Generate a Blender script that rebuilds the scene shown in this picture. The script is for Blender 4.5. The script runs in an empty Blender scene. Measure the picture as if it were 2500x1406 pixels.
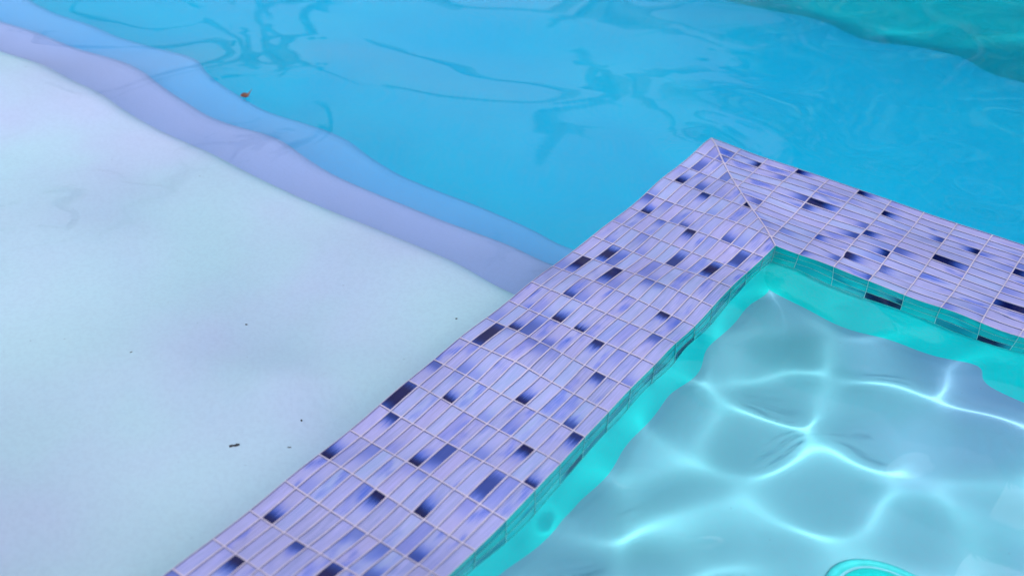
import bpy, bmesh, math, random
import numpy as np
from mathutils import Vector, Matrix
random.seed(7)
scene = bpy.context.scene
C = scene.collection
from mathutils.geometry import tessellate_polygon
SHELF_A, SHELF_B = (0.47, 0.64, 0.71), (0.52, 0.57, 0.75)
SHELF_SUN_SHIFT = (1.3, .4, 0)  # sets the cyan mottle at the left, imitating sunlight on the shelf
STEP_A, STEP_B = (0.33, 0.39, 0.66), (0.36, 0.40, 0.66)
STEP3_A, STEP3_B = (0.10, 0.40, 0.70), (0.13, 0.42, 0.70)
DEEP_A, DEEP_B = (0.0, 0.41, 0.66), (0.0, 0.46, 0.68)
SPA_A, SPA_B = (0.10, 0.34, 0.42), (0.10, 0.30, 0.47)
AQUA_A, AQUA_B = (0.0, 0.62, 0.62), (0.0, 0.70, 0.68)
TEAL_A, TEAL_B = (0.0, 0.36, 0.42), (0.0, 0.42, 0.46)
TILE_A, TILE_B = (0.37, 0.40, 0.67), (0.48, 0.42, 0.68)
RISER_A, RISER_B = (0.0, 0.38, 0.40), (0.0, 0.48, 0.50)
GROUT_A, GROUT_B = (0.60, 0.53, 0.66), (0.68, 0.58, 0.68)
SIDE, RSIDE = (0.13, 0.15, 0.34), (0.0, 0.25, 0.27)
SPA_Z = -.33
WSEED, SPASEED = 5, 15
SL_LONG, SL_MID, SL_FINE, SL_SPA = 0.062, 0.018, 0.002, 0.085
BUMPS = [(.187, -1.099, .045, .004), (.005, -.013, .045, .0015), (.094, -.107, .05, .0012), (.437, -1.314, .018, -.0018)]
SUN_EL, SUN_AZ, SUN_STR, SKY_STR, EXPO = 50, -40, 2.0, .15, 1.5
CL_MIN, CL_MAX, CLOUD = .40, .9, (11.5, 11.0, 12.0)
SHADE_X, SHADE_Y, ROOF_H = .325, -.315, 3.0
FOCUS, FSTOP = 2.3, 3.2
HX, HY, HROT = -10.5, 12.9, 38
BACKDROP_C = (.185, .175, .205)
LEAF, LEAF_S = (-1.051, -.615), .0125
DEBRIS = [(-.211, -1.45, .0095, .0038, 56, 'black chip lying on the pale shelf, largest of the dark bits'),
          (-.453, -1.19, .003, .002, 30, 'black speck in the middle of the pale shelf'),
          (-.555, -1.409, .0035, .0016, 70, 'tiny dark sliver farthest to the left on the shelf'),
          (-.134, -1.39, .004, .0014, 40, 'thin faint sliver right of the largest black chip'),
          (-.167, -1.323, .002, .002, 0, 'dark dot above and right of the largest chip'),
          (-.117, -.908, .0025, .002, 10, 'dark dot on the shelf close to the tiled wall')]
EXPO = 1.08
BACKDROP_C = (.145, .135, .165)
SHELF_A, SHELF_B = (0.45, 0.62, 0.68), (0.50, 0.55, 0.72)
GROUT_A, GROUT_B = (0.64, 0.56, 0.66), (0.72, 0.62, 0.70)
BACKDROP_C = (.20, .185, .225)
SPA_A, SPA_B = (0.07, 0.35, 0.41), (0.09, 0.30, 0.46)
SHADE_X, SHADE_Y = .342, -.338
STEP_A, STEP_B = (0.30, 0.39, 0.66), (0.33, 0.40, 0.66)
FSTOP = 2.8
BACKDROP_C = (.25, .225, .28)
TEAL_A, TEAL_B = (0.0, 0.46, 0.52), (0.0, 0.52, 0.56)
DEEP_A, DEEP_B = (0.0, 0.39, 0.65), (0.0, 0.44, 0.67)
FOCUS, FSTOP = 2.35, 2.2
TILE_A, TILE_B = (0.33, 0.385, 0.68), (0.43, 0.405, 0.69)
EXPO = 1.13
SL_SPA = .09
WSEED, SPASEED = 5, 17
SL_SPA = .082
BACKDROP_C = (.20, .18, .225)
BACKDROP_C = (.155, .16, .21)
SL_SPA = .078
EXPO = 1.18
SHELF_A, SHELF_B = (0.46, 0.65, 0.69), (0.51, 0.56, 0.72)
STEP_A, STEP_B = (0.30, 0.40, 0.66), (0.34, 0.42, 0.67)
SPA_A, SPA_B = (0.11, 0.36, 0.42), (0.14, 0.33, 0.49)
TILE_A, TILE_B = (0.33, 0.38, 0.65), (0.43, 0.40, 0.66)
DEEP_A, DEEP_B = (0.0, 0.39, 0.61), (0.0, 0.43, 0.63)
BACKDROP_C = (.19, .19, .24)
SPA_A, SPA_B = (0.09, 0.34, 0.40), (0.12, 0.31, 0.47)
LEAF_S = .015
SPA_A, SPA_B = (0.12, 0.37, 0.45), (0.17, 0.34, 0.52)
DARK_L={(1,1):(0.75,0.6,0.7),(1,4):(0.75,0.5,0.7),(2,1):(1,0.9,0.6),(2,3):(1,0.6,0.6),(2,8):(0.75,0.95,0.8),(3,4):(0,0.8,0.4),(3,6):(1,0.4,0.4),(4,0):(0,0.6,0.5),(4,1):(1,0.95,0.5),(4,5):(1,0.65,0.35),(4,9):(1,0.65,0.5),(5,3):(0,0.5,0.4),(5,6):(0,0.95,0.5),(5,11):(0.5,0.7,0.6),(6,1):(1,0.4,0.35),(6,4):(1,0.4,0.4),(6,7):(0.75,0.75,0.75),(6,10):(0.5,1.0,0.55),(7,2):(0.5,0.95,0.5),(7,3):(0.75,0.55,0.8),(7,6):(0.5,0.45,0.6),(8,1):(0.25,1.0,0.75),(8,4):(0.25,0.85,0.7),(8,7):(0,0.55,0.35),(9,3):(1,0.75,0.4),(9,10):(0,0.9,0.4),(10,4):(1,1.0,0.55),(10,6):(1,0.9,0.35),(10,8):(0.75,0.3,0.7),(10,9):(0.25,0.35,0.7),(10,11):(0,0.6,0.45),(11,2):(1,0.85,0.45),(11,3):(0.75,0.6,0.8),(11,5):(1,0.55,0.4),(11,8):(0,0.85,0.45),(12,1):(0.5,0.9,0.9),(12,3):(1,0.35,0.35),(12,4):(0,0.5,0.35),(12,10):(0,0.75,0.45),(13,7):(1,1.0,0.5),(13,11):(1,0.7,0.4),(14,0):(0,0.6,0.4),(14,3):(1,0.95,0.4),(14,6):(1,0.4,0.4),(14,12):(0,0.8,0.5),(15,0):(0.5,1.0,0.9),(15,5):(0.75,0.35,0.8),(15,10):(0,0.95,0.5),(15,12):(1,0.85,0.35),(16,1):(0,0.75,0.4),(16,5):(1,0.95,0.5),(16,6):(0.25,0.65,0.7),(16,10):(0.5,0.7,0.6),(16,11):(0.25,0.4,0.8),(17,0):(1,1.0,0.55),(17,8):(1,1.0,0.55),(17,10):(0,0.4,0.5),(18,5):(0,1.0,0.5),(18,6):(0,0.3,0.3),(18,9):(0.5,0.4,1.0),(18,10):(1,0.65,0.5),(19,1):(1,0.9,0.5),(19,8):(0,0.5,0.5),(19,9):(1,0.6,0.5),(20,4):(0,0.7,0.35),(20,7):(0.5,1.0,0.9),(21,2):(0,0.95,0.55),(22,-1):(0,0.9,0.6)}
DARK_R={(1,1):(1,0.95,0.4),(2,2):(1,0.5,0.4),(2,7):(1,0.6,0.5),(3,0):(0,0.9,0.5),(3,4):(1,0.6,0.5),(4,4):(0.25,1.0,0.7),(4,5):(0,0.7,0.4),(5,0):(0,0.95,0.55),(5,5):(1,0.55,0.4),(5,7):(1,0.65,0.5),(5,9):(0,0.6,0.3),(5,11):(1,0.6,0.35),(5,12):(0,0.55,0.25),(6,2):(0,0.95,0.45),(6,6):(0,0.75,0.5),(6,8):(1,0.85,0.4),(6,10):(0,0.9,0.5),(6,12):(1,0.6,0.25),(7,3):(1,0.65,0.4),(7,7):(0,0.6,0.6),(7,10):(0,0.6,0.35),(8,3):(1,0.9,0.45),(8,6):(0.25,1.0,0.8),(10,4):(0,0.9,0.6),(10,9):(0.5,1.0,0.9)}
W = 0.0265            # pitch of one mosaic tile across the wall
LP = 3.008 * W        # pitch along the wall
N = 13                # tiles across the wall
T = N * W
WATER = 0.07          # mean water level; the tile top is z = 0
X0, X1, Y0, Y1 = -5.2, 2.6, -2.22, 2.25  # pool outline
DEEP = -1.45

# ---------------------------------------------------------------- helpers
def tag(o, label, cat=None, group=None, kind=None):
    o['label'] = label
    if cat: o['category'] = cat
    if group: o['group'] = group
    if kind: o['kind'] = kind
    return o

def link(name, verts, faces, mats, parent=None, smooth=False, fmat=None):
    me = bpy.data.meshes.new(name)
    me.from_pydata([tuple(v) for v in verts], [], faces)
    for m in (mats if isinstance(mats, (list, tuple)) else [mats]):
        me.materials.append(m)
    if fmat is not None:
        me.polygons.foreach_set('material_index', fmat)
    if smooth:
        me.polygons.foreach_set('use_smooth', [True] * len(me.polygons))
    me.update()
    o = bpy.data.objects.new(name, me)
    C.objects.link(o)
    if parent: o.parent = parent
    return o

def empty(name, loc):
    o = bpy.data.objects.new(name, None)
    o.location = loc
    C.objects.link(o)
    return o

def mat(name):
    m = bpy.data.materials.new(name)
    m.use_nodes = True
    nt = m.node_tree
    b = nt.nodes['Principled BSDF']
    return m, nt, b

def node(nt, kind, **kw):
    n = nt.nodes.new(kind)
    for k, v in kw.items():
        if k in n.inputs.keys() if hasattr(n.inputs, 'keys') else False:
            n.inputs[k].default_value = v
        else:
            setattr(n, k, v)
    return n

def mixc(nt, fac, a, b, blend='MIX'):
    n = nt.nodes.new('ShaderNodeMix'); n.data_type = 'RGBA'; n.blend_type = blend
    for s, v in ((n.inputs[0], fac), (n.inputs[6], a), (n.inputs[7], b)):
        if isinstance(v, (int, float)): s.default_value = v
        elif isinstance(v, tuple): s.default_value = (*v, 1)
        else: nt.links.new(v, s)
    return n.outputs[2]

def math_(nt, op, a, b=None, clamp=False):
    n = nt.nodes.new('ShaderNodeMath'); n.operation = op; n.use_clamp = clamp
    for s, v in zip(n.inputs, (a, b)):
        if v is None: continue
        if isinstance(v, (int, float)): s.default_value = v
        else: nt.links.new(v, s)
    return n.outputs[0]

def smooth(nt, v, lo, hi, a=0.0, b=1.0):
    n = nt.nodes.new('ShaderNodeMapRange'); n.interpolation_type = 'SMOOTHSTEP'
    nt.links.new(v, n.inputs[0])
    for i, x in enumerate((lo, hi, a, b)):
        if isinstance(x, (int, float)): n.inputs[i + 1].default_value = x
        else: nt.links.new(x, n.inputs[i + 1])
    return n.outputs[0]

# ---------------------------------------------------------------- materials
def plaster(name, base, tint, speck=0.25, mott=1.0, shift=(0, 0, 0)):
    """Pool plaster: broad cloudy stains (painted soft sunlight on the shelf), fine grain and a few dark specks."""
    m, nt, b = mat(name)
    tc = nt.nodes.new('ShaderNodeTexCoord').outputs['Object']
    n1 = nt.nodes.new('ShaderNodeTexNoise'); n1.inputs['Scale'].default_value = 1.4; n1.inputs['Detail'].default_value = 3
    n2 = nt.nodes.new('ShaderNodeTexNoise'); n2.inputs['Scale'].default_value = 130; n2.inputs['Detail'].default_value = 3
    v = nt.nodes.new('ShaderNodeTexNoise'); v.inputs['Scale'].default_value = 75; v.inputs['Detail'].default_value = 2
    mp = nt.nodes.new('ShaderNodeMapping'); mp.inputs['Location'].default_value = shift
    nt.links.new(tc, mp.inputs[0])
    for n in (n1, n2, v): nt.links.new(mp.outputs[0], n.inputs['Vector'])
    c = mixc(nt, smooth(nt, n1.outputs[0], 0.35, 0.68, 0, mott), base, tint)
    c = mixc(nt, smooth(nt, n2.outputs[0], 0.35, 0.7, 0, 0.09), c, (0.22, 0.27, 0.38))
    c = mixc(nt, smooth(nt, v.outputs[0], 0.76, 0.80, 0, speck), c, (0.05, 0.07, 0.1))
    nt.links.new(c, b.inputs['Base Color'])
    b.inputs['Roughness'].default_value = 0.8
    b.inputs['Specular IOR Level'].default_value = 0.1
    return m

M_shelf = plaster('pale_plaster', SHELF_A, SHELF_B, 0.25, 1.0, SHELF_SUN_SHIFT)
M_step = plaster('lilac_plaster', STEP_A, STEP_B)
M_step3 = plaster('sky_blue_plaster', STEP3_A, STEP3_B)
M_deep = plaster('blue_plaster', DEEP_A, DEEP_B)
M_spa = plaster('grey_blue_plaster', SPA_A, SPA_B, 0.3)
M_side_wall = plaster('teal_plaster', TEAL_A, TEAL_B, 0.1)
M_aqua = plaster('aqua_plaster', AQUA_A, AQUA_B, 0.1)

def glass_tile(name, pale_a, pale_b, mid, dark):
    """Hand-painted glass mosaic: pale streaked paint, on some tiles a blue brush stroke fading along the tile."""
    m, nt, b = mat(name)
    uv = nt.nodes.new('ShaderNodeUVMap'); uv.uv_map = 'tile'
    sep = nt.nodes.new('ShaderNodeSeparateXYZ'); nt.links.new(uv.outputs[0], sep.inputs[0])
    at = nt.nodes.new('ShaderNodeAttribute'); at.attribute_name = 'stroke'
    ac = nt.nodes.new('ShaderNodeSeparateColor'); nt.links.new(at.outputs['Color'], ac.inputs[0])
    cen, stg, ext = ac.outputs
    rnd = at.outputs['Alpha']
    u, v = sep.outputs[0], sep.outputs[1]
    comb = nt.nodes.new('ShaderNodeCombineXYZ')
    nt.links.new(math_(nt, 'MULTIPLY', u, 0.8), comb.inputs[0])
    nt.links.new(math_(nt, 'MULTIPLY', v, 12.0), comb.inputs[1])
    nt.links.new(math_(nt, 'MULTIPLY', rnd, 97.0), comb.inputs[2])
    st = nt.nodes.new('ShaderNodeTexNoise'); st.inputs['Scale'].default_value = 1.6; st.inputs['Detail'].default_value = 5; st.inputs['Roughness'].default_value = 0.65
    nt.links.new(comb.outputs[0], st.inputs['Vector'])
    comb2 = nt.nodes.new('ShaderNodeCombineXYZ')
    nt.links.new(math_(nt, 'MULTIPLY', u, 1.0), comb2.inputs[0])
    nt.links.new(math_(nt, 'MULTIPLY', v, 0.8), comb2.inputs[1])
    nt.links.new(math_(nt, 'MULTIPLY', rnd, 31.0), comb2.inputs[2])
    bl = nt.nodes.new('ShaderNodeTexNoise'); bl.inputs['Scale'].default_value = 1.5; bl.inputs['Detail'].default_value = 1
    nt.links.new(comb2.outputs[0], bl.inputs['Vector'])
    # pale ground: two lavenders per tile plus streaks
    r2 = math_(nt, 'FRACT', math_(nt, 'MULTIPLY', rnd, 13.7))
    ground = mixc(nt, r2, pale_a, pale_b)
    r4 = math_(nt, 'FRACT', math_(nt, 'MULTIPLY', rnd, 71.9))
    ground = mixc(nt, smooth(nt, r4, 0.55, 1.0, 0, 0.45), ground, (min(1, pale_a[0] * 1.15), min(1, pale_a[1] * 1.4), min(1, pale_a[2] * 1.15)))
    ground = mixc(nt, smooth(nt, r4, 0.35, 0.0, 0, 0.35), ground, tuple(c * 0.72 for c in pale_a))
    r3 = math_(nt, 'FRACT', math_(nt, 'MULTIPLY', rnd, 41.3))
    wash = math_(nt, 'MULTIPLY', smooth(nt, bl.outputs[0], 0.42, 0.72), smooth(nt, r3, 0.45, 1.0, 0.08, 0.85))
    ground = mixc(nt, wash, ground, mid)
    ground = mixc(nt, smooth(nt, st.outputs[0], 0.38, 0.70, 0, 0.6), ground, tuple(min(1, c * 1.45) for c in pale_b))
    # the stroke
    d = math_(nt, 'ABSOLUTE', math_(nt, 'SUBTRACT', u, cen))
    jag = math_(nt, 'MULTIPLY', math_(nt, 'SUBTRACT', st.outputs[0], 0.5), 1.1)
    e2 = math_(nt, 'ADD', ext, math_(nt, 'MULTIPLY', jag, 0.95))
    q = math_(nt, 'DIVIDE', d, math_(nt, 'MAXIMUM', e2, 0.08))
    halo = math_(nt, 'MULTIPLY', smooth(nt, q, 0.35, 1.45, 1, 0), smooth(nt, stg, 0.0, 0.9), True)
    core = math_(nt, 'MULTIPLY', smooth(nt, q, 0.2, 0.9, 1, 0), smooth(nt, stg, 0.35, 0.95), True)
    c = mixc(nt, math_(nt, 'MULTIPLY', halo, 0.95), ground, mid)
    c = mixc(nt, core, c, dark)
    nt.links.new(c, b.inputs['Base Color'])
    b.inputs['Roughness'].default_value = 0.25
    b.inputs['Specular IOR Level'].default_value = 0.12
    return m

M_tile = glass_tile('lavender_glass_tile', TILE_A, TILE_B, (0.012, 0.11, 0.60), (0.0, 0.003, 0.07))
M_riser = glass_tile('aqua_glass_tile', RISER_A, RISER_B, (0.0, 0.16, 0.28), (0.0, 0.01, 0.06))

m, nt, b = mat('grout'); M_grout = m
tc = nt.nodes.new('ShaderNodeTexCoord').outputs['Object']
n = nt.nodes.new('ShaderNodeTexNoise'); n.inputs['Scale'].default_value = 60; nt.links.new(tc, n.inputs['Vector'])
nt.links.new(mixc(nt, smooth(nt, n.outputs[0], 0.35, 0.7), GROUT_A, GROUT_B), b.inputs['Base Color'])
b.inputs['Roughness'].default_value = 0.9; b.inputs['Specular IOR Level'].default_value = 0.1
m, nt, b = mat('aqua_grout'); M_agrout = m
tc = nt.nodes.new('ShaderNodeTexCoord').outputs['Object']
n = nt.nodes.new('ShaderNodeTexNoise'); n.inputs['Scale'].default_value = 60; nt.links.new(tc, n.inputs['Vector'])
nt.links.new(mixc(nt, smooth(nt, n.outputs[0], 0.35, 0.7), (0.25, 0.75, 0.75), (0.2, 0.6, 0.62)), b.inputs['Base Color'])
b.inputs['Roughness'].default_value = 0.9; b.inputs['Specular IOR Level'].default_value = 0.1

def plain(name, col, rough=.5):
    m, nt, b = mat(name)
    tc = nt.nodes.new('ShaderNodeTexCoord').outputs['Object']
    n = nt.nodes.new('ShaderNodeTexNoise'); n.inputs['Scale'].default_value = 45; nt.links.new(tc, n.inputs['Vector'])
    nt.links.new(mixc(nt, n.outputs[0], tuple(c * .8 for c in col), tuple(min(1, c * 1.2) for c in col)), b.inputs['Base Color'])
    b.inputs['Roughness'].default_value = rough; b.inputs['Specular IOR Level'].default_value = .1
    return m
M_side = plain('glass_tile_side', SIDE)
M_rside = plain('aqua_tile_side', RSIDE)
# water: a refracting surface
m, nt, b = mat('pool_water'); M_water = m
nt.nodes.remove(b)
g = nt.nodes.new('ShaderNodeBsdfGlass'); g.inputs['IOR'].default_value = 1.333; g.inputs['Roughness'].default_value = 0.0
out = nt.nodes['Material Output']
nt.links.new(g.outputs[0], out.inputs['Surface'])

# ---------------------------------------------------------------- the tiled wall between spa and pool
def clip(poly, a, b, c):
    """Keep the part of the polygon where a*x + b*y <= c."""
    out = []
    for i, p in enumerate(poly):
        q = poly[(i + 1) % len(poly)]
        fp, fq = a * p[0] + b * p[1] - c, a * q[0] + b * q[1] - c
        if fp <= 1e-9: out.append(p)
        if (fp < -1e-9 and fq > 1e-9) or (fp > 1e-9 and fq < -1e-9):
            t = fp / (fp - fq)
            out.append((p[0] + (q[0] - p[0]) * t, p[1] + (q[1] - p[1]) * t))
    return out

def area(p):
    return 0.5 * sum(p[i][0] * p[(i + 1) % len(p)][1] - p[(i + 1) % len(p)][0] * p[i][1] for i in range(len(p)))

class Mosaic:
    """Painted glass cells set slightly below raised grout; every cell is laid out in 2-D and mapped to 3-D by put()."""
    def __init__(s, put): s.put = put; s.v = []; s.f = []; s.m = []; s.uv = []; s.at = []
    def face(s, pts, mi, uvs=None, at=(0, 0, 0, 0)):
        b = len(s.v); s.v += pts; s.f.append(tuple(range(b, b + len(pts)))); s.m.append(mi)
        s.uv += uvs or [(0, 0)] * len(pts); s.at += [at] * len(pts)
    def cell(s, poly, u_of, v_of, at, gaps, deep=0.0032):
        P = s.put; n = len(poly)
        inn = poly
        for i in range(n):                                   # shrink by the half joint along every edge
            p, q = poly[i], poly[(i + 1) % n]
            l = math.hypot(q[0] - p[0], q[1] - p[1])
            if l < 1e-7: continue
            a, b = (q[1] - p[1]) / l, -(q[0] - p[0]) / l     # outward normal
            inn = clip(inn, a, b, a * p[0] + b * p[1] - gaps(p, q))
            if len(inn) < 3: break
        if len(inn) < 3 or area(inn) < 4e-6:
            s.face([P(x, y, 0) for x, y in poly], 0); return
        allp = list(poly) + list(inn)
        for t in tessellate_polygon([[Vector((x, y, 0)) for x, y in poly], [Vector((x, y, 0)) for x, y in inn]]):
            t = [allp[i] for i in t]
            if area(t) < 0: t.reverse()
            s.face([P(x, y, 0) for x, y in t], 0)
        m_ = len(inn)
        for i in range(m_):
            j = (i + 1) % m_
            s.face([P(*inn[i], 0), P(*inn[j], 0), P(*inn[j], -deep), P(*inn[i], -deep)], 2)
        s.face([P(x, y, -deep) for x, y in inn], 1, [(u_of(x, y), v_of(x, y)) for x, y in inn], at)
    def build(s, name, mats, parent):
        o = link(name, s.v, s.f, mats, parent, fmat=s.m)
        me = o.data
        uv = me.uv_layers.new(name='tile')
        uv.data.foreach_set('uv', np.array(s.uv, np.float32).ravel())
        at = me.attributes.new('stroke', 'FLOAT_COLOR', 'CORNER')
        at.data.foreach_set('color', np.array(s.at, np.float32).ravel())
        return o

rt = random.Random(21)
def stroke(table, k, c, p=0.0):
    if (k, c) in table:
        u, s_, e = table[(k, c)]
        return (u, s_, e, rt.random())
    if rt.random() < p:
        return (rt.choice((0, 0, 1, 1, .5)), rt.uniform(.4, 1), rt.uniform(.3, .7), rt.random())
    if rt.random() < 0.30:
        return (rt.choice((0, 1, 1)), rt.uniform(.15, .5), rt.uniform(.25, .7), rt.random())
    return (0, 0, 0.1, rt.random())

G = 0.0013
def gap(p, q):
    # the mitre joint is wider than the joints between tiles
    return 0.0017 if abs(abs(q[0] - p[0]) - abs(q[1] - p[1])) < 1e-6 and abs(q[0] - p[0]) > 1e-4 else G

wall = empty('spa_wall', (0, 0, 0))
tag(wall, 'L-shaped spa wall just under the water, topped with lavender and navy glass mosaic', 'pool wall', kind='thing')
# arm running towards the camera: long side of the tiles along y
ML = Mosaic(lambda x, y, z: (x, y, z))
rows_l = int(-Y0 / LP) + 1
for k in range(rows_l):
    ya, yb = -k * LP, max(-(k + 1) * LP, Y0)
    for c in range(N):
        poly = [(c * W, yb), ((c + 1) * W, yb), ((c + 1) * W, ya), (c * W, ya)]
        poly = clip(poly, 1, 1, 0)
        if len(poly) < 3 or area(poly) < 1e-7: continue
        ML.cell(poly, lambda x, y: (-y - k * LP) / LP, lambda x, y: x / W - c, stroke(DARK_L, k, c, 0.0 if 1 <= k <= 21 else .16), gap)
cop1 = ML.build('coping_tiles', [M_grout, M_tile, M_side], wall)
# arm running to the right: long side along x
MR = Mosaic(lambda x, y, z: (x, y, z))
off = 0.2 * W
edges = [0.0] + [off + LP * i for i in range(1, int((X1 - off) / LP) + 1)] + [X1]
for k in range(len(edges) - 1):
    xa, xb = edges[k], edges[k + 1]
    if xb - xa < 0.005: continue
    for c in range(N):
        poly = [(xa, -(c + 1) * W), (xb, -(c + 1) * W), (xb, -c * W), (xa, -c * W)]
        poly = clip(poly, -1, -1, 0)
        if len(poly) < 3 or area(poly) < 1e-7: continue
        MR.cell(poly, lambda x, y: (x - xa) / LP, lambda x, y: -y / W - c, stroke(DARK_R, k, c, 0.0 if 1 <= k <= 10 else .16), gap)
cop2 = MR.build('coping_tiles', [M_grout, M_tile, M_side], wall)
# risers: three rows of aqua tiles on the two faces towards the spa
NR = 3
RA = {(9, 2): (.5, .8, .9), (13, 2): (.5, .55, .9), (14, 2): (.3, .75, .7), (17, 2): (.5, .5, .8), (12, 1): (.5, .5, .9), (7, 1): (.5, .5, .9), (6, 2): (.2, .6, .6)}
ms = Mosaic(lambda a, b, z: (T + z, a, b))
for k in range(int(T / LP), rows_l):
    ya, yb = min(-k * LP, -T), max(-(k + 1) * LP, Y0)
    if ya - yb < 0.004: continue
    for r in range(NR):
        ms.cell([(yb, -(r + 1) * W), (ya, -(r + 1) * W), (ya, -r * W), (yb, -r * W)], lambda x, y: (-x - k * LP) / LP, lambda x, y: -y / W - r, stroke(RA, k, r, .05), lambda p, q: 0.0005, 0.0015)
ris1 = ms.build('riser_tiles', [M_agrout, M_riser, M_rside], wall)
RB = {(7, 2): (.5, 1, 1.2), (9, 2): (.25, .5, .6), (10, 2): (.3, 1, .8), (5, 0): (1, .4, .6), (5, 2): (0, .4, .5)}
ms = Mosaic(lambda a, b, z: (a, -T - z, b))
for k in range(len(edges) - 1):
    xa, xb = max(edges[k], T), edges[k + 1]
    if xb - xa < 0.004: continue
    for r in range(NR):
        ms.cell([(xa, -(r + 1) * W), (xb, -(r + 1) * W), (xb, -r * W), (xa, -r * W)], lambda x, y: (x - edges[k]) / LP, lambda x, y: -y / W - r, stroke(RB, k, r, .05), lambda p, q: 0.0005, 0.0015)
ris2 = ms.build('riser_tiles', [M_agrout, M_riser, M_rside], wall)
# core: L-shaped prism just inside the mosaic, aqua plaster towards the spa
i_ = 0.006; o_ = 0.001; zt, zb = -0.004, DEEP - 0.05
ring = [(o_, -o_), (o_, Y0 - .05), (T - i_, Y0 - .05), (T - i_, -T + i_), (X1 + .05, -T + i_), (X1 + .05, -o_)]
v = [(x, y, zt) for x, y in ring] + [(x, y, zb) for x, y in ring]
f = [(0, 1, 2, 3), (0, 3, 4, 5), (9, 8, 7, 6), (11, 10, 9, 6)] + [(i, i + 6, (i + 1) % 6 + 6, (i + 1) % 6) for i in range(6)]
core = link('wall_core', v, f, M_aqua, wall)
# ledge strips closing the mosaic edge below the riser rows
zl = -NR * W
v = [(T - i_ - .001, -T + i_ + .001, zl), (T, -T, zl), (X1, -T, zl), (X1, -T + i_ + .001, zl), (T, Y0, zl), (T - i_ - .001, Y0, zl)]
link('grout_ledge', v, [(0, 3, 2, 1), (0, 1, 4, 5)], M_agrout, wall)
# the thin side of the top course seen along the outer edges
def band(pts, z0, z1):
    v = []; f = []
    for (xa, ya), (xb, yb) in zip(pts[:-1], pts[1:]):
        b_ = len(v); v += [(xa, ya, z0), (xb, yb, z0), (xb, yb, z1), (xa, ya, z1)]; f.append((b_, b_ + 1, b_ + 2, b_ + 3))
    return v, f
v, f = band([(0, Y0), (0, 0), (X1, 0)], 0.0, -0.012)
link('tile_edge', v, f, M_agrout, wall)

# ---------------------------------------------------------------- pool shell
def step_block(name, x0, x1, ya, yb, ztop, zbot, m, r=0.06):
    """Solid step along x with a rounded nose towards +y."""
    prof = [(ya, zbot), (ya, ztop)]
    for i in range(0, 9):
        a = math.pi / 2 * (1 - i / 8)
        prof.append((yb - r + r * math.cos(a), ztop - r + r * math.sin(a)))
    prof.append((yb, zbot))
    n = len(prof); xs = np.linspace(x0, x1, 60)
    rr = random.Random(name); ph = [rr.uniform(0, 6) for _ in range(3)]
    v = []
    for x in xs:
        w = .006 * math.sin(1.9 * x + ph[0]) + .004 * math.sin(4.3 * x + ph[1])      # hand-trowelled nose is never dead straight
        v += [(x, y + (w if y > yb - r - .01 else 0), z) for y, z in prof]
    f = [(i * n + j, i * n + (j + 1) % n, (i + 1) * n + (j + 1) % n, (i + 1) * n + j) for i in range(len(xs) - 1) for j in range(n)]
    f += [tuple(range(n))[::-1], tuple((len(xs) - 1) * n + j for j in range(n))]
    o = link(name, v, f, m, smooth=True)
    o.data.set_sharp_from_angle(angle=math.radians(40))
    return o
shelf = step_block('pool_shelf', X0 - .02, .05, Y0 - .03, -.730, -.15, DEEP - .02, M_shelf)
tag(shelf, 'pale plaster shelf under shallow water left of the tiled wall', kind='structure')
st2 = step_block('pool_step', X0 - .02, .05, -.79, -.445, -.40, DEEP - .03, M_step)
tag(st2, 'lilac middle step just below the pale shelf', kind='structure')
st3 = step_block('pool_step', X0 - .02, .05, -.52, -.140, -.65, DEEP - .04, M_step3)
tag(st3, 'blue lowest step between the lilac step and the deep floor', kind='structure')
v = [(X0, Y0, DEEP), (X1, Y0, DEEP), (X1, Y1, DEEP), (X0, Y1, DEEP), (X0, Y0, .155), (X1, Y0, .155), (X1, Y1, .155), (X0, Y1, .155)]
basin = link('pool_floor', v, [(0, 1, 2, 3)], M_deep)
tag(basin, 'deep bright blue pool floor beyond the steps', kind='structure')
sides = link('pool_side', v, [(0, 4, 5, 1), (1, 5, 6, 2), (2, 6, 7, 3), (3, 7, 4, 0)], M_side_wall)
tag(sides, 'teal plaster pool side, dim under the water at the top right', kind='structure')
# spa floor with a small cove up to the two walls
xs = np.concatenate([np.linspace(T - i_, T + .12, 30), np.linspace(T + .14, X1, 60)])
ys = np.concatenate([np.linspace(-T + i_, -T - .12, 30), np.linspace(-T - .14, Y0, 60)])
R_ = .09
def cove(d):
    return R_ - math.sqrt(max(0, R_ * R_ - (R_ - d) ** 2)) if d < R_ else 0
v = []
for y in ys:
    for x in xs:
        a, b_ = cove(x - T + i_), cove(-T + i_ - y)
        v.append((x, y, SPA_Z + max(a, b_) + .004 * math.sin(3 * x + 1) * math.sin(2.4 * y)))
n = len(xs)
f = [(j * n + i, (j + 1) * n + i, (j + 1) * n + i + 1, j * n + i + 1) for j in range(len(ys) - 1) for i in range(n - 1)]
spa_floor = link('spa_floor', v, f, M_spa, smooth=True)
tag(spa_floor, 'grey blue plaster seat inside the spa, crossed by light ripples', kind='structure')

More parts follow.
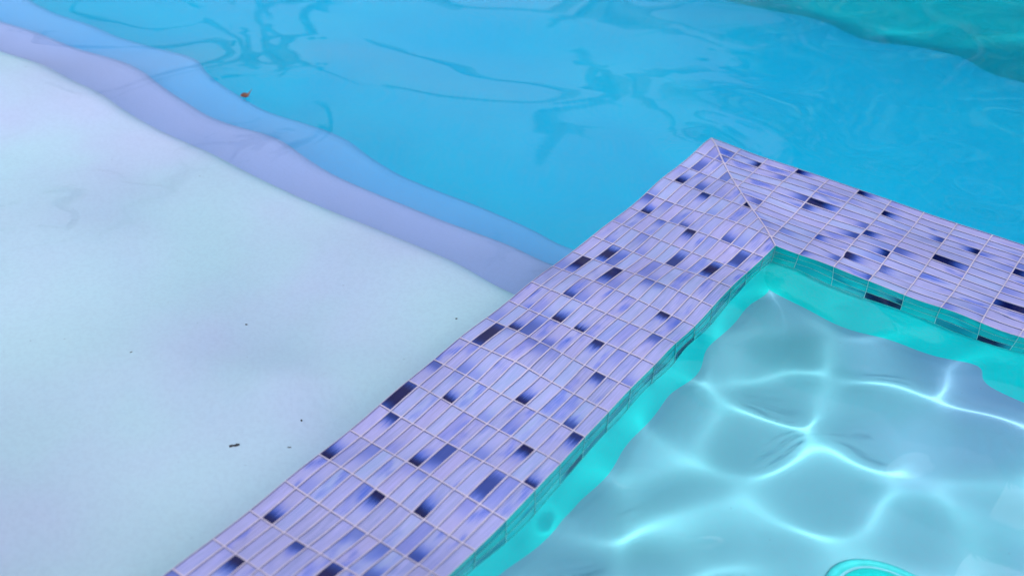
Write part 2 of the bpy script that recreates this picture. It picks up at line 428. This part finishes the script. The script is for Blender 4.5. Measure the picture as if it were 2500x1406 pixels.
# deck ring round the pool, out to the horizon
m, nt, b = mat('deck_concrete')
tc = nt.nodes.new('ShaderNodeTexCoord').outputs['Object']
n = nt.nodes.new('ShaderNodeTexNoise'); n.inputs['Scale'].default_value = 6; n.inputs['Detail'].default_value = 6; nt.links.new(tc, n.inputs['Vector'])
nt.links.new(mixc(nt, n.outputs[0], (.42, .40, .37), (.55, .53, .5)), b.inputs['Base Color']); b.inputs['Roughness'].default_value = .85
D = 300
v = [(X0, Y0, .16), (X1, Y0, .16), (X1, Y1, .16), (X0, Y1, .16), (-D, -D, .16), (D, -D, .16), (D, D, .16), (-D, D, .16)]
ground = link('ground', v, [(4, 5, 1, 0), (5, 6, 2, 1), (6, 7, 3, 2), (7, 4, 0, 3)], m)
tag(ground, 'pale concrete deck and ground around the pool', kind='structure')

# ---------------------------------------------------------------- water
def waves(X, Y):
    rg = np.random.default_rng(WSEED)
    h = np.zeros_like(X)
    def train(n, lmin, lmax, slope, spread, head):
        out = np.zeros_like(X)
        for _ in range(n):
            lam = math.exp(rg.uniform(math.log(lmin), math.log(lmax)))
            k = 2 * math.pi / lam; a = head + rg.normal() * spread
            kx, ky = k * math.cos(a), k * math.sin(a)
            ph = rg.uniform(0, 6.283)
            q = kx * X + ky * Y + ph
            q = q + .35 * np.sin(.31 * k * (X * math.sin(a) - Y * math.cos(a)) + ph * 2)     # crests bend
            out += slope / k * math.sqrt(2 / n) * np.sin(q)
        return out
    sm = lambda t: np.clip(t, 0, 1) ** 2 * (3 - 2 * np.clip(t, 0, 1))
    spa = sm((X - T + .06) / .22) * sm((-T + .06 - Y) / .22)
    far = sm((Y + .75) / .9)                       # livelier over deep water
    on = np.exp(-((np.where(Y < -T, np.maximum(np.abs(X - T / 2) - T / 2, 0), np.hypot(np.maximum(-X, 0), np.maximum(np.abs(Y + T / 2) - T / 2, 0)))) / .10) ** 2)
    base = train(16, .35, 1.0, SL_LONG, .7, 2.0)
    mid = train(18, .18, .35, SL_MID, 1.2, 2.3)
    fine = train(16, .07, .14, SL_FINE, 2.0, 1.0)
    rg = np.random.default_rng(SPASEED)
    sp = train(26, .13, .36, SL_SPA, 2.5, .6)
    calm = 1 - .25 * on
    h = base * (1.05 - .35 * far) * (1 - .2 * on) + mid * (1 - .3 * far + 2.2 * on) + fine * (.5 + .3 * far) * (1 - .5 * on) + sp * spa
    for x, y, r, a in BUMPS:
        h += a * np.exp(-(((X - x) ** 2 + (Y - y) ** 2) / (r * r)))
    return h
xa = np.unique(np.concatenate([[X0 - .03], np.arange(X0, -2.9, .06), np.arange(-2.9, .25, .011), np.arange(.25, 1.62, .0055), np.arange(1.64, X1, .06), [X1 + .03]]).round(5))
ya = np.unique(np.concatenate([[Y0 - .03], np.arange(Y0, -1.75, .02), np.arange(-1.75, -.25, .0055), np.arange(-.25, 1.95, .011), np.arange(1.96, Y1, .03), [Y1 + .03]]).round(5))
XX, YY = np.meshgrid(xa, ya)
ZZ = WATER + waves(XX, YY)
ZZ[0, :] = ZZ[-1, :] = WATER; ZZ[:, 0] = ZZ[:, -1] = WATER
nx, ny = len(xa), len(ya)
co = np.stack([XX, YY, ZZ], -1).reshape(-1, 3)
idx = np.arange(nx * ny).reshape(ny, nx)
quads = np.stack([idx[:-1, :-1], idx[:-1, 1:], idx[1:, 1:], idx[1:, :-1]], -1).reshape(-1, 4)
rim = list(idx[0, :]) + list(idx[1:, -1]) + list(idx[-1, :-1][::-1]) + list(idx[1:-1, 0][::-1])
nb = len(co); low = co[rim].copy(); low[:, 2] = DEEP - .1
co = np.concatenate([co, low]); nr = len(rim)
side = [(rim[(i + 1) % nr], rim[i], nb + i, nb + (i + 1) % nr) for i in range(nr)]
me = bpy.data.meshes.new('water')
nq = len(quads) + nr
loops = np.concatenate([quads.ravel(), np.array(side).ravel(), np.array([nb + nr - 1 - i for i in range(nr)])]).astype(np.int32)
me.vertices.add(len(co)); me.vertices.foreach_set('co', co.astype(np.float32).ravel())
me.loops.add(len(loops)); me.loops.foreach_set('vertex_index', loops)
starts = np.concatenate([np.arange(nq) * 4, [nq * 4]]).astype(np.int32)
me.polygons.add(nq + 1); me.polygons.foreach_set('loop_start', starts)
sm_ = np.zeros(nq + 1, bool); sm_[:len(quads)] = True
me.polygons.foreach_set('use_smooth', sm_)
me.update(calc_edges=True); me.validate()
me.materials.append(M_water)
water = bpy.data.objects.new('water', me); C.objects.link(water)
tag(water, 'clear rippling turquoise pool water covering the tiled wall', kind='structure')
# crisp normals where the top meets the hidden skirt
me.set_sharp_from_angle(angle=math.radians(60))
# ---------------------------------------------------------------- what stands round the pool (seen as reflections and shade)
m, nt, b = mat('dark_bark'); M_bark = m
tc = nt.nodes.new('ShaderNodeTexCoord').outputs['Object']
n = nt.nodes.new('ShaderNodeTexNoise'); n.inputs['Scale'].default_value = 9; n.inputs['Detail'].default_value = 5; nt.links.new(tc, n.inputs['Vector'])
nt.links.new(mixc(nt, n.outputs[0], (.035, .026, .02), (.09, .07, .05)), b.inputs['Base Color']); b.inputs['Roughness'].default_value = .9
m, nt, b = mat('evergreen_leaf'); M_leaf = m
gi = nt.nodes.new('ShaderNodeNewGeometry').outputs['Random Per Island']
nt.links.new(mixc(nt, gi, (.02, .06, .02), (.06, .12, .035)), b.inputs['Base Color']); b.inputs['Roughness'].default_value = .6

def tube(V, F, path, radii, n=7):
    prev = None
    for i, p in enumerate(path):
        p = Vector(p)
        d = (Vector(path[min(i + 1, len(path) - 1)]) - Vector(path[max(i - 1, 0)])).normalized()
        a = d.cross(Vector((.3, .9, .2))).normalized(); c = d.cross(a)
        ring = []
        for j in range(n):
            t = 2 * math.pi * j / n
            ring.append(len(V)); V.append(p + (a * math.cos(t) + c * math.sin(t)) * radii[i])
        if prev:
            for j in range(n): F.append((prev[j], prev[(j + 1) % n], ring[(j + 1) % n], ring[j]))
        prev = ring
    F.append(tuple(prev))

def limb(V, F, p0, p1, r0, r1, rg, kink=.06, n=7):
    p0, p1 = Vector(p0), Vector(p1); L_ = (p1 - p0).length; pts = []; rad = []
    for i in range(n + 1):
        t = i / n
        w = Vector((rg.uniform(-1, 1), rg.uniform(-1, 1), rg.uniform(-1, 1))) * L_ * kink * (0 if i in (0,) else 1)
        pts.append(p0.lerp(p1, t) + w + Vector((0, 0, .06 * L_ * math.sin(math.pi * t)))); rad.append(r0 + (r1 - r0) * t)
    tube(V, F, pts, rad)
    return pts

def bare_tree(base, trunk_top, limbs, seed, label):
    """Leafless tree: trunk, and limbs aimed at given points, each with twigs."""
    rg = random.Random(seed); bx, by = base
    t = empty('bare_tree', (bx, by, .16)); tag(t, label, 'tree', 'bare trees beyond the pool')
    V, F = [], []
    limb(V, F, (0, 0, -.1), (trunk_top[0] - bx, trunk_top[1] - by, trunk_top[2] - .1), .17, .09, rg, .02)
    link('trunk', V, F, M_bark, t, smooth=True)
    V, F = [], []
    top = Vector((trunk_top[0] - bx, trunk_top[1] - by, trunk_top[2] - .1))
    for (lx, ly, lz, r) in limbs:
        pts = limb(V, F, top * rg.uniform(.8, .98), (lx - bx, ly - by, lz - .1), r * 3.0, r * 1.9, rg, .09)
        for q in range(1):
            s = pts[rg.randint(3, 7)]
            e = s + Vector((rg.uniform(-.7, .7), rg.uniform(-.4, .4), rg.uniform(.1, .9)))
            tw = limb(V, F, s, e, r * .7, .02, rg, .08, 5)
    link('branches', V, F, M_bark, t, smooth=True)
bare_tree((-6.6, 11.2), (-6.5, 11.0, 3.6), [(-7.3, 10.4, 6.0, .075), (-9.3, 9.4, 4.9, .075), (-5.3, 11.1, 6.2, .085), (-4.6, 11.5, 5.2, .06), (-7.0, 9.8, 6.9, .045)], 3,
          'leafless tree mirrored as dark forked lines above the corner of the wall')
bare_tree((-10.8, 8.2), (-10.6, 8.2, 3.4), [(-9.4, 8.4, 5.9, .05), (-10.3, 7.8, 5.6, .055), (-11.2, 7.2, 5.2, .05), (-12.4, 5.6, 5.0, .07), (-10.0, 7.0, 7.0, .035), (-11.4, 4.4, 7.2, .035)], 4,
          'leafless tree mirrored as short dark curls at upper left of the water')
# slim pole with a lamp arm
t = empty('garden_pole', (-2.2, 12.2, .16)); tag(t, 'tall slim pole mirrored as one long wavy line at right of the wall corner', 'pole')
V, F = [], []
tube(V, F, [(0, 0, -.1), (0, 0, 3), (.03, 0, 6.2)], [.12, .1, .08], 10); link('pole', V, F, M_bark, t, smooth=True)
V, F = [], []
tube(V, F, [(0, 0, 6.15), (-.25, -.1, 6.45), (-.7, -.2, 6.5)], [.03, .03, .03], 8); tube(V, F, [(-.6, -.18, 6.46), (-.75, -.2, 6.44), (-1.0, -.25, 6.42)], [.05, .1, .04], 8); link('lamp_arm', V, F, M_bark, t, smooth=True)

def evergreen(x, y, h, rx, seed, label, cnt=9000):
    rg = random.Random(seed)
    t = empty('evergreen_tree', (x, y, .16)); tag(t, label, 'tree', 'evergreen trees beyond the pool')
    V, F = [], []
    limb(V, F, (0, 0, -.1), (rg.uniform(-.2, .2), 0, h * .8), .2, .05, rg, .015)
    link('trunk', V, F, M_bark, t, smooth=True)
    V, F = [], []
    cl = []
    for i in range(70):
        z = h * rg.uniform(.06, .97); w = rx * (1 - ((z / h - .40) / .62) ** 2) ** .5 if abs((z / h - .40) / .62) < 1 else .1
        a = rg.uniform(0, 6.283); d = w * rg.uniform(.3, .95)
        cl.append((d * math.cos(a), d * math.sin(a), z, rg.uniform(.25, .55) * h / 8))
    for i in range(cnt):
        cx, cy, cz, r = rg.choice(cl)
        p = Vector((rg.gauss(cx, r * .55), rg.gauss(cy, r * .55), min(h, rg.gauss(cz, r * .45))))
        a = Vector((rg.uniform(-1, 1), rg.uniform(-1, 1), rg.uniform(-.6, 1))).normalized(); s = rg.uniform(.012, .03) * h
        c = a.orthogonal().normalized() * s * .45
        b_ = len(V); V += [p - a * s, p + c, p + a * s, p - c]; F.append((b_, b_ + 1, b_ + 2, b_ + 3))
    link('crown', V, F, M_leaf, t)
for i, (x, y, h, r, lab) in enumerate([
        (-.7, 13.0, 13.5, 2.3, 'tall evergreen mirrored as the dark teal mass in the top right corner'),
        (-3.9, 13.6, 10.5, 1.7, 'slimmer evergreen at the left end of the dark row'),
        (2.6, 12.6, 14.0, 2.5, 'tallest evergreen, furthest right behind the pool')]):
    evergreen(x, y, h, r, 40 + i, lab)
# hedge added on the right to keep bright sky out of the reflections
hd = empty('hedge', (1.2, 15.2, .16)); tag(hd, 'added dark hedge behind the evergreens at the right, hiding bright sky from the reflections', 'hedge')
rg = random.Random(77); V, F = [], []
for i in range(9000):
    p = Vector((rg.uniform(-3.2, 7), rg.gauss(0, .35), 5.2 * rg.random() ** .8 + .1 * math.sin(i)))
    a = Vector((rg.uniform(-1, 1), rg.uniform(-1, 1), rg.uniform(-1, 1))).normalized() * rg.uniform(.12, .26); c = a.orthogonal().normalized() * .09
    b_ = len(V); V += [p - a, p + c, p + a, p - c]; F.append((b_, b_ + 1, b_ + 2, b_ + 3))
link('leaves', V, F, M_leaf, hd)
# unseen tall block added so its blank sunlit wall mirrors as pale haze
M_wallw = plain('backdrop_grey', BACKDROP_C, .8); M_pane = plain('dark_glass', (.015, .02, .025), .08); M_frame = plain('grey_frame', (.25, .25, .27)); M_tiles = plain('roof_felt', (.2, .19, .2), .9)
backdrop = empty('haze_backdrop', (HX, HY, .16)); backdrop.rotation_euler = (0, 0, math.radians(HROT))
tag(backdrop, 'added pale block, out of view, whose blank sunlit wall is mirrored as haze on the blue water', 'building')
def boxp(V, F, x0, x1, y0, y1, z0, z1):
    b_ = len(V); V += [(x, y, z) for z in (z0, z1) for x, y in ((x0, y0), (x1, y0), (x1, y1), (x0, y1))]
    F += [tuple(b_ + k_ for k_ in q) for q in [(3, 2, 1, 0), (4, 5, 6, 7), (0, 1, 5, 4), (1, 2, 6, 5), (2, 3, 7, 6), (3, 0, 4, 7)]]
HL, HD, HH = 17, 11.0, 40
V, F = [], []; boxp(V, F, -HL, HL, 0, HD, -.1, HH); link('wall', V, F, M_wallw, backdrop)
V, F = [], []; boxp(V, F, -HL - .25, HL + .25, -.25, HD + .25, HH, HH + .5); link('roof', V, F, M_tiles, backdrop)
def opening(x, z, w, h, name):
    V, F = [], []
    boxp(V, F, x - w / 2 - .07, x + w / 2 + .07, -.06, .05, z - .07, z); boxp(V, F, x - w / 2 - .07, x + w / 2 + .07, -.06, .05, z + h, z + h + .07)
    boxp(V, F, x - w / 2 - .07, x - w / 2, -.06, .05, z, z + h); boxp(V, F, x + w / 2, x + w / 2 + .07, -.06, .05, z, z + h); boxp(V, F, x - .03, x + .03, -.05, .05, z, z + h)
    o = link(name, V, F, M_frame, backdrop)
    V, F = [], []; boxp(V, F, x - w / 2, x + w / 2, -.015, .04, z, z + h); link('pane', V, F, M_pane, o)
for x, z in ((-5.4, 5.2), (-2.6, 5.6), (-8.5, 6.4), (-5.4, 8.6), (-9.6, 9.0)): opening(x, z, .5, .45, 'window')
# unseen roof added to shade the pool while the sun falls into the spa
m, nt, b = mat('white_painted_wood'); M_roof = m
tc = nt.nodes.new('ShaderNodeTexCoord').outputs['Object']
n = nt.nodes.new('ShaderNodeTexNoise'); n.inputs['Scale'].default_value = 4; nt.links.new(tc, n.inputs['Vector'])
nt.links.new(mixc(nt, n.outputs[0], (.7, .7, .72), (.8, .8, .8)), b.inputs['Base Color']); b.inputs['Roughness'].default_value = .5
RH = ROOF_H
k = RH / math.tan(math.radians(SUN_EL)); dx, dy = k * math.cos(math.radians(SUN_AZ)), k * math.sin(math.radians(SUN_AZ))
sx, sy = SHADE_X + dx, SHADE_Y + dy
roof = empty('added_shade_roof', (sx, sy, RH)); tag(roof, 'added white L-shaped roof, out of view, shading the pool but not the spa', 'roof', kind='thing')
def slab(x0, x1, y0, y1, z0, z1):
    return [(x - sx, y - sy, z - RH) for z in (z0, z1) for x, y in ((x0, y0), (x1, y0), (x1, y1), (x0, y1))], [(3, 2, 1, 0), (4, 5, 6, 7), (0, 1, 5, 4), (1, 2, 6, 5), (2, 3, 7, 6), (3, 0, 4, 7)]
rx0, rx1, ry0, ry1 = -1.1, 5.6, -7.0, .11
ringp = [(rx0, ry0), (sx, ry0), (sx, sy), (rx1, sy), (rx1, ry1), (rx0, ry1)]
V = [(x - sx, y - sy, z) for z in (0, .14) for x, y in ringp]
F = [(5, 2, 1, 0), (5, 4, 3, 2), (6, 7, 8, 11), (8, 9, 10, 11)] + [(i, (i + 1) % 6, (i + 1) % 6 + 6, i + 6) for i in range(6)]
link('shade_slab', V, F, M_roof, roof)
for (px, py) in ((rx0 + .2, ry0 + .3), (rx0 - .0 + .2, Y1 - 1.6 if False else ry1 - .2), (sx - .2, ry0 + .3), (rx1 - .2, ry1 - .2), (rx1 - .2, sy + .2)):
    if X0 < px < X1 and Y0 < py < Y1: continue
    v, f = slab(px - .06, px + .06, py - .06, py + .06, .1, RH + .002); link('post', v, f, M_roof, roof)

# ---------------------------------------------------------------- things in the water
dc = empty('painted_glow', (.895, -.975, SPA_Z + .004)); tag(dc, 'bright turquoise disc painting a glow of light on the spa floor at the bottom edge', 'painted glow')  # disc whose turquoise colour stands in for a patch of light
M_glow = plain('turquoise_glow_paint', (.0, .5, .48), .35)
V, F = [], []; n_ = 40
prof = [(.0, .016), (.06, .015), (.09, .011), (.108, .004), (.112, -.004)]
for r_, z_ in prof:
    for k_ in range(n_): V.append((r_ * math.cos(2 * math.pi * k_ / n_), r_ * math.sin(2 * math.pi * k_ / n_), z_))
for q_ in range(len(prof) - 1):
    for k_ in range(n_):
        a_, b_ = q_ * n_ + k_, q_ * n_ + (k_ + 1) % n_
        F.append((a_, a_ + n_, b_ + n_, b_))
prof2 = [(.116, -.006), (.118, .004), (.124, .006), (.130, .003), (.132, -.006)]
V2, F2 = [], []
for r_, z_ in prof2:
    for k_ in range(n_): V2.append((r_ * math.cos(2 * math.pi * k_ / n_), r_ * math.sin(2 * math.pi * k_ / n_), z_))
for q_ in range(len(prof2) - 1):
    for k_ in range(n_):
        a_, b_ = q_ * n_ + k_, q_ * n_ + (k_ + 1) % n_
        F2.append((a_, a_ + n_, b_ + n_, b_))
rm_ = link('rim', V2, F2, plain('aqua_glow_paint', (.03, .42, .45), .5), dc, smooth=True); rm_.cycles.is_caustics_receiver = True
dl = link('glow_face', V, F, M_glow, dc, smooth=True); dl.cycles.is_caustics_receiver = True
m, nt, b = mat('wet_leaf'); M_fl = m
tc = nt.nodes.new('ShaderNodeTexCoord').outputs['Object']
n = nt.nodes.new('ShaderNodeTexNoise'); n.inputs['Scale'].default_value = 140; n.inputs['Detail'].default_value = 2; nt.links.new(tc, n.inputs['Vector'])
c = mixc(nt, smooth(nt, n.outputs[0], .4, .6), (.075, .011, .005), (.13, .05, .02))
nt.links.new(c, b.inputs['Base Color']); b.inputs['Roughness'].default_value = .35
def sheet(name, outline, loc, rot, m, curl, thick=.0006):
    """A small leaf or chip: outline fan lifted at the rim, with real thickness."""
    n = len(outline); V = []; F = []
    for s in (thick, 0):
        V.append((0, 0, s)); V += [(x * .55, y * .55, s + curl * .3 * (x * x + y * y)) for x, y in outline]; V += [(x, y, s + curl * (x * x + y * y)) for x, y in outline]
    m1 = 2 * n + 1
    for i in range(n):
        j = (i + 1) % n
        F += [(0, 1 + i, 1 + j), (1 + i, 1 + n + i, 1 + n + j, 1 + j), (m1, m1 + 1 + j, m1 + 1 + i), (m1 + 1 + i, m1 + 1 + j, m1 + 1 + n + j, m1 + 1 + n + i), (1 + n + i, m1 + 1 + n + i, m1 + 1 + n + j, 1 + n + j)]
    o = link(name, V, F, m, smooth=True); o.location = loc; o.rotation_euler = (0, 0, rot)
    return o
lx, ly = LEAF
surf_z = WATER + float(waves(np.array([[lx]]), np.array([[ly]]))[0, 0])
s = LEAF_S
ol = [(-.55, .75), (-.9, .2), (-.8, -.5), (-.3, -1.0), (.25, -1.35), (.2, -1.0), (.55, -.75), (.85, -.35), (.45, -.1), (.5, .35), (1.0, 1.25), (.6, 1.0), (.2, .75), (-.2, .9)]
leaf = sheet('fallen_leaf', [(x * s, y * s) for x, y in ol], (lx, ly, surf_z + .0006), math.radians(36), M_fl, 25)
tag(leaf, 'small curled red-brown leaf floating on the blue water at upper left', 'leaf')
V, F = [], []
tube(V, F, [(.25 * s, -1.3 * s, .0015), (.1 * s, -1.6 * s, .0018), (0, -1.95 * s, .0012)], [.0006, .0005, .0003], 5); link('stalk', V, F, M_fl, leaf)
m, nt, b = mat('black_debris'); M_deb = m
tc = nt.nodes.new('ShaderNodeTexCoord').outputs['Object']
n = nt.nodes.new('ShaderNodeTexNoise'); n.inputs['Scale'].default_value = 300; nt.links.new(tc, n.inputs['Vector'])
nt.links.new(mixc(nt, n.outputs[0], (.004, .004, .008), (.02, .015, .015)), b.inputs['Base Color']); b.inputs['Roughness'].default_value = .7
rd = random.Random(9)
for (x, y, a, bb, rot, lab) in DEBRIS:
    ol = [(math.cos(t) * a * rd.uniform(.75, 1.1), math.sin(t) * bb * rd.uniform(.75, 1.1)) for t in [i * math.pi / 5 for i in range(10)]]
    if a > .008: ol = [(-a, -bb * .9), (-a * .3, -bb * .55), (a * .3, -bb * .9), (a * .95, -bb * .5), (a, bb * .4), (a * .5, bb), (a * .1, bb * .5), (-a * .5, bb * .8), (-a * .95, bb * .6)]
    o = sheet('debris_chip', ol, (x, y, -.1495), math.radians(rot), M_deb, 5, .001); tag(o, lab, 'debris', 'dark bits of dirt on the pale shelf')
# ---------------------------------------------------------------- light, sky, camera
for o in (cop1, cop2, ris1, ris2, core, shelf, st2, st3, basin, sides, spa_floor):
    o.cycles.is_caustics_receiver = True
water.cycles.is_caustics_caster = True
el, az = math.radians(SUN_EL), math.radians(SUN_AZ)
sd = Vector((math.cos(el) * math.cos(az), math.cos(el) * math.sin(az), math.sin(el)))
L = bpy.data.lights.new('sun', 'SUN'); L.energy = SUN_STR; L.angle = math.radians(.5); L.color = (1, .96, .88)
lo = bpy.data.objects.new('sun', L); C.objects.link(lo); lo.rotation_euler = sd.to_track_quat('Z', 'Y').to_euler(); lo.location = sd * 20
L.cycles.is_caustics_light = True
wd = bpy.data.worlds.new('World'); scene.world = wd; wd.use_nodes = True
nt = wd.node_tree; bg = nt.nodes['Background']
sky = nt.nodes.new('ShaderNodeTexSky'); sky.sky_type = 'NISHITA'; sky.sun_disc = False
sky.sun_elevation = el; sky.sun_rotation = math.atan2(sd.x, sd.y)
# high thin cloud spread over the blue
tcs = nt.nodes.new('ShaderNodeTexCoord').outputs['Generated']
cn = nt.nodes.new('ShaderNodeTexNoise'); cn.inputs['Scale'].default_value = 2.6; cn.inputs['Detail'].default_value = 6; nt.links.new(tcs, cn.inputs['Vector'])
cl = mixc(nt, smooth(nt, cn.outputs[0], .40, .62, CL_MIN, CL_MAX), sky.outputs[0], CLOUD)
nt.links.new(cl, bg.inputs['Color']); bg.inputs['Strength'].default_value = SKY_STR
cd = bpy.data.cameras.new('camera'); cam = bpy.data.objects.new('camera', cd); C.objects.link(cam)
Rm = Matrix(((0.808137358194087, -0.35791814055225063, 0.4677698311720211), (0.5884755783623955, 0.4573380406142103, -0.666737137317398), (0.02470837837912166, 0.8140863107010056, 0.5802180407115068)))
cam.matrix_world = Matrix.Translation((1.0701913, -2.3918543, 1.3838069)) @ Rm.to_4x4()
cd.sensor_fit = 'HORIZONTAL'; cd.sensor_width = 36; cd.lens = 2726.116 / 2500 * 36
cd.clip_start = .05; cd.clip_end = 2000
cd.dof.use_dof = True; cd.dof.focus_distance = FOCUS; cd.dof.aperture_fstop = FSTOP
scene.camera = cam
scene.view_settings.view_transform = 'Standard'; scene.view_settings.look = 'None'
scene.view_settings.exposure = EXPO; scene.view_settings.gamma = 1
scene.render.engine = 'CYCLES'
scene.cycles.use_denoising = True
scene.cycles.caustics_refractive = True; scene.cycles.caustics_reflective = True
scene.cycles.max_bounces = 12; scene.cycles.transmission_bounces = 10; scene.cycles.diffuse_bounces = 4
scene.cycles.sample_clamp_indirect = 8
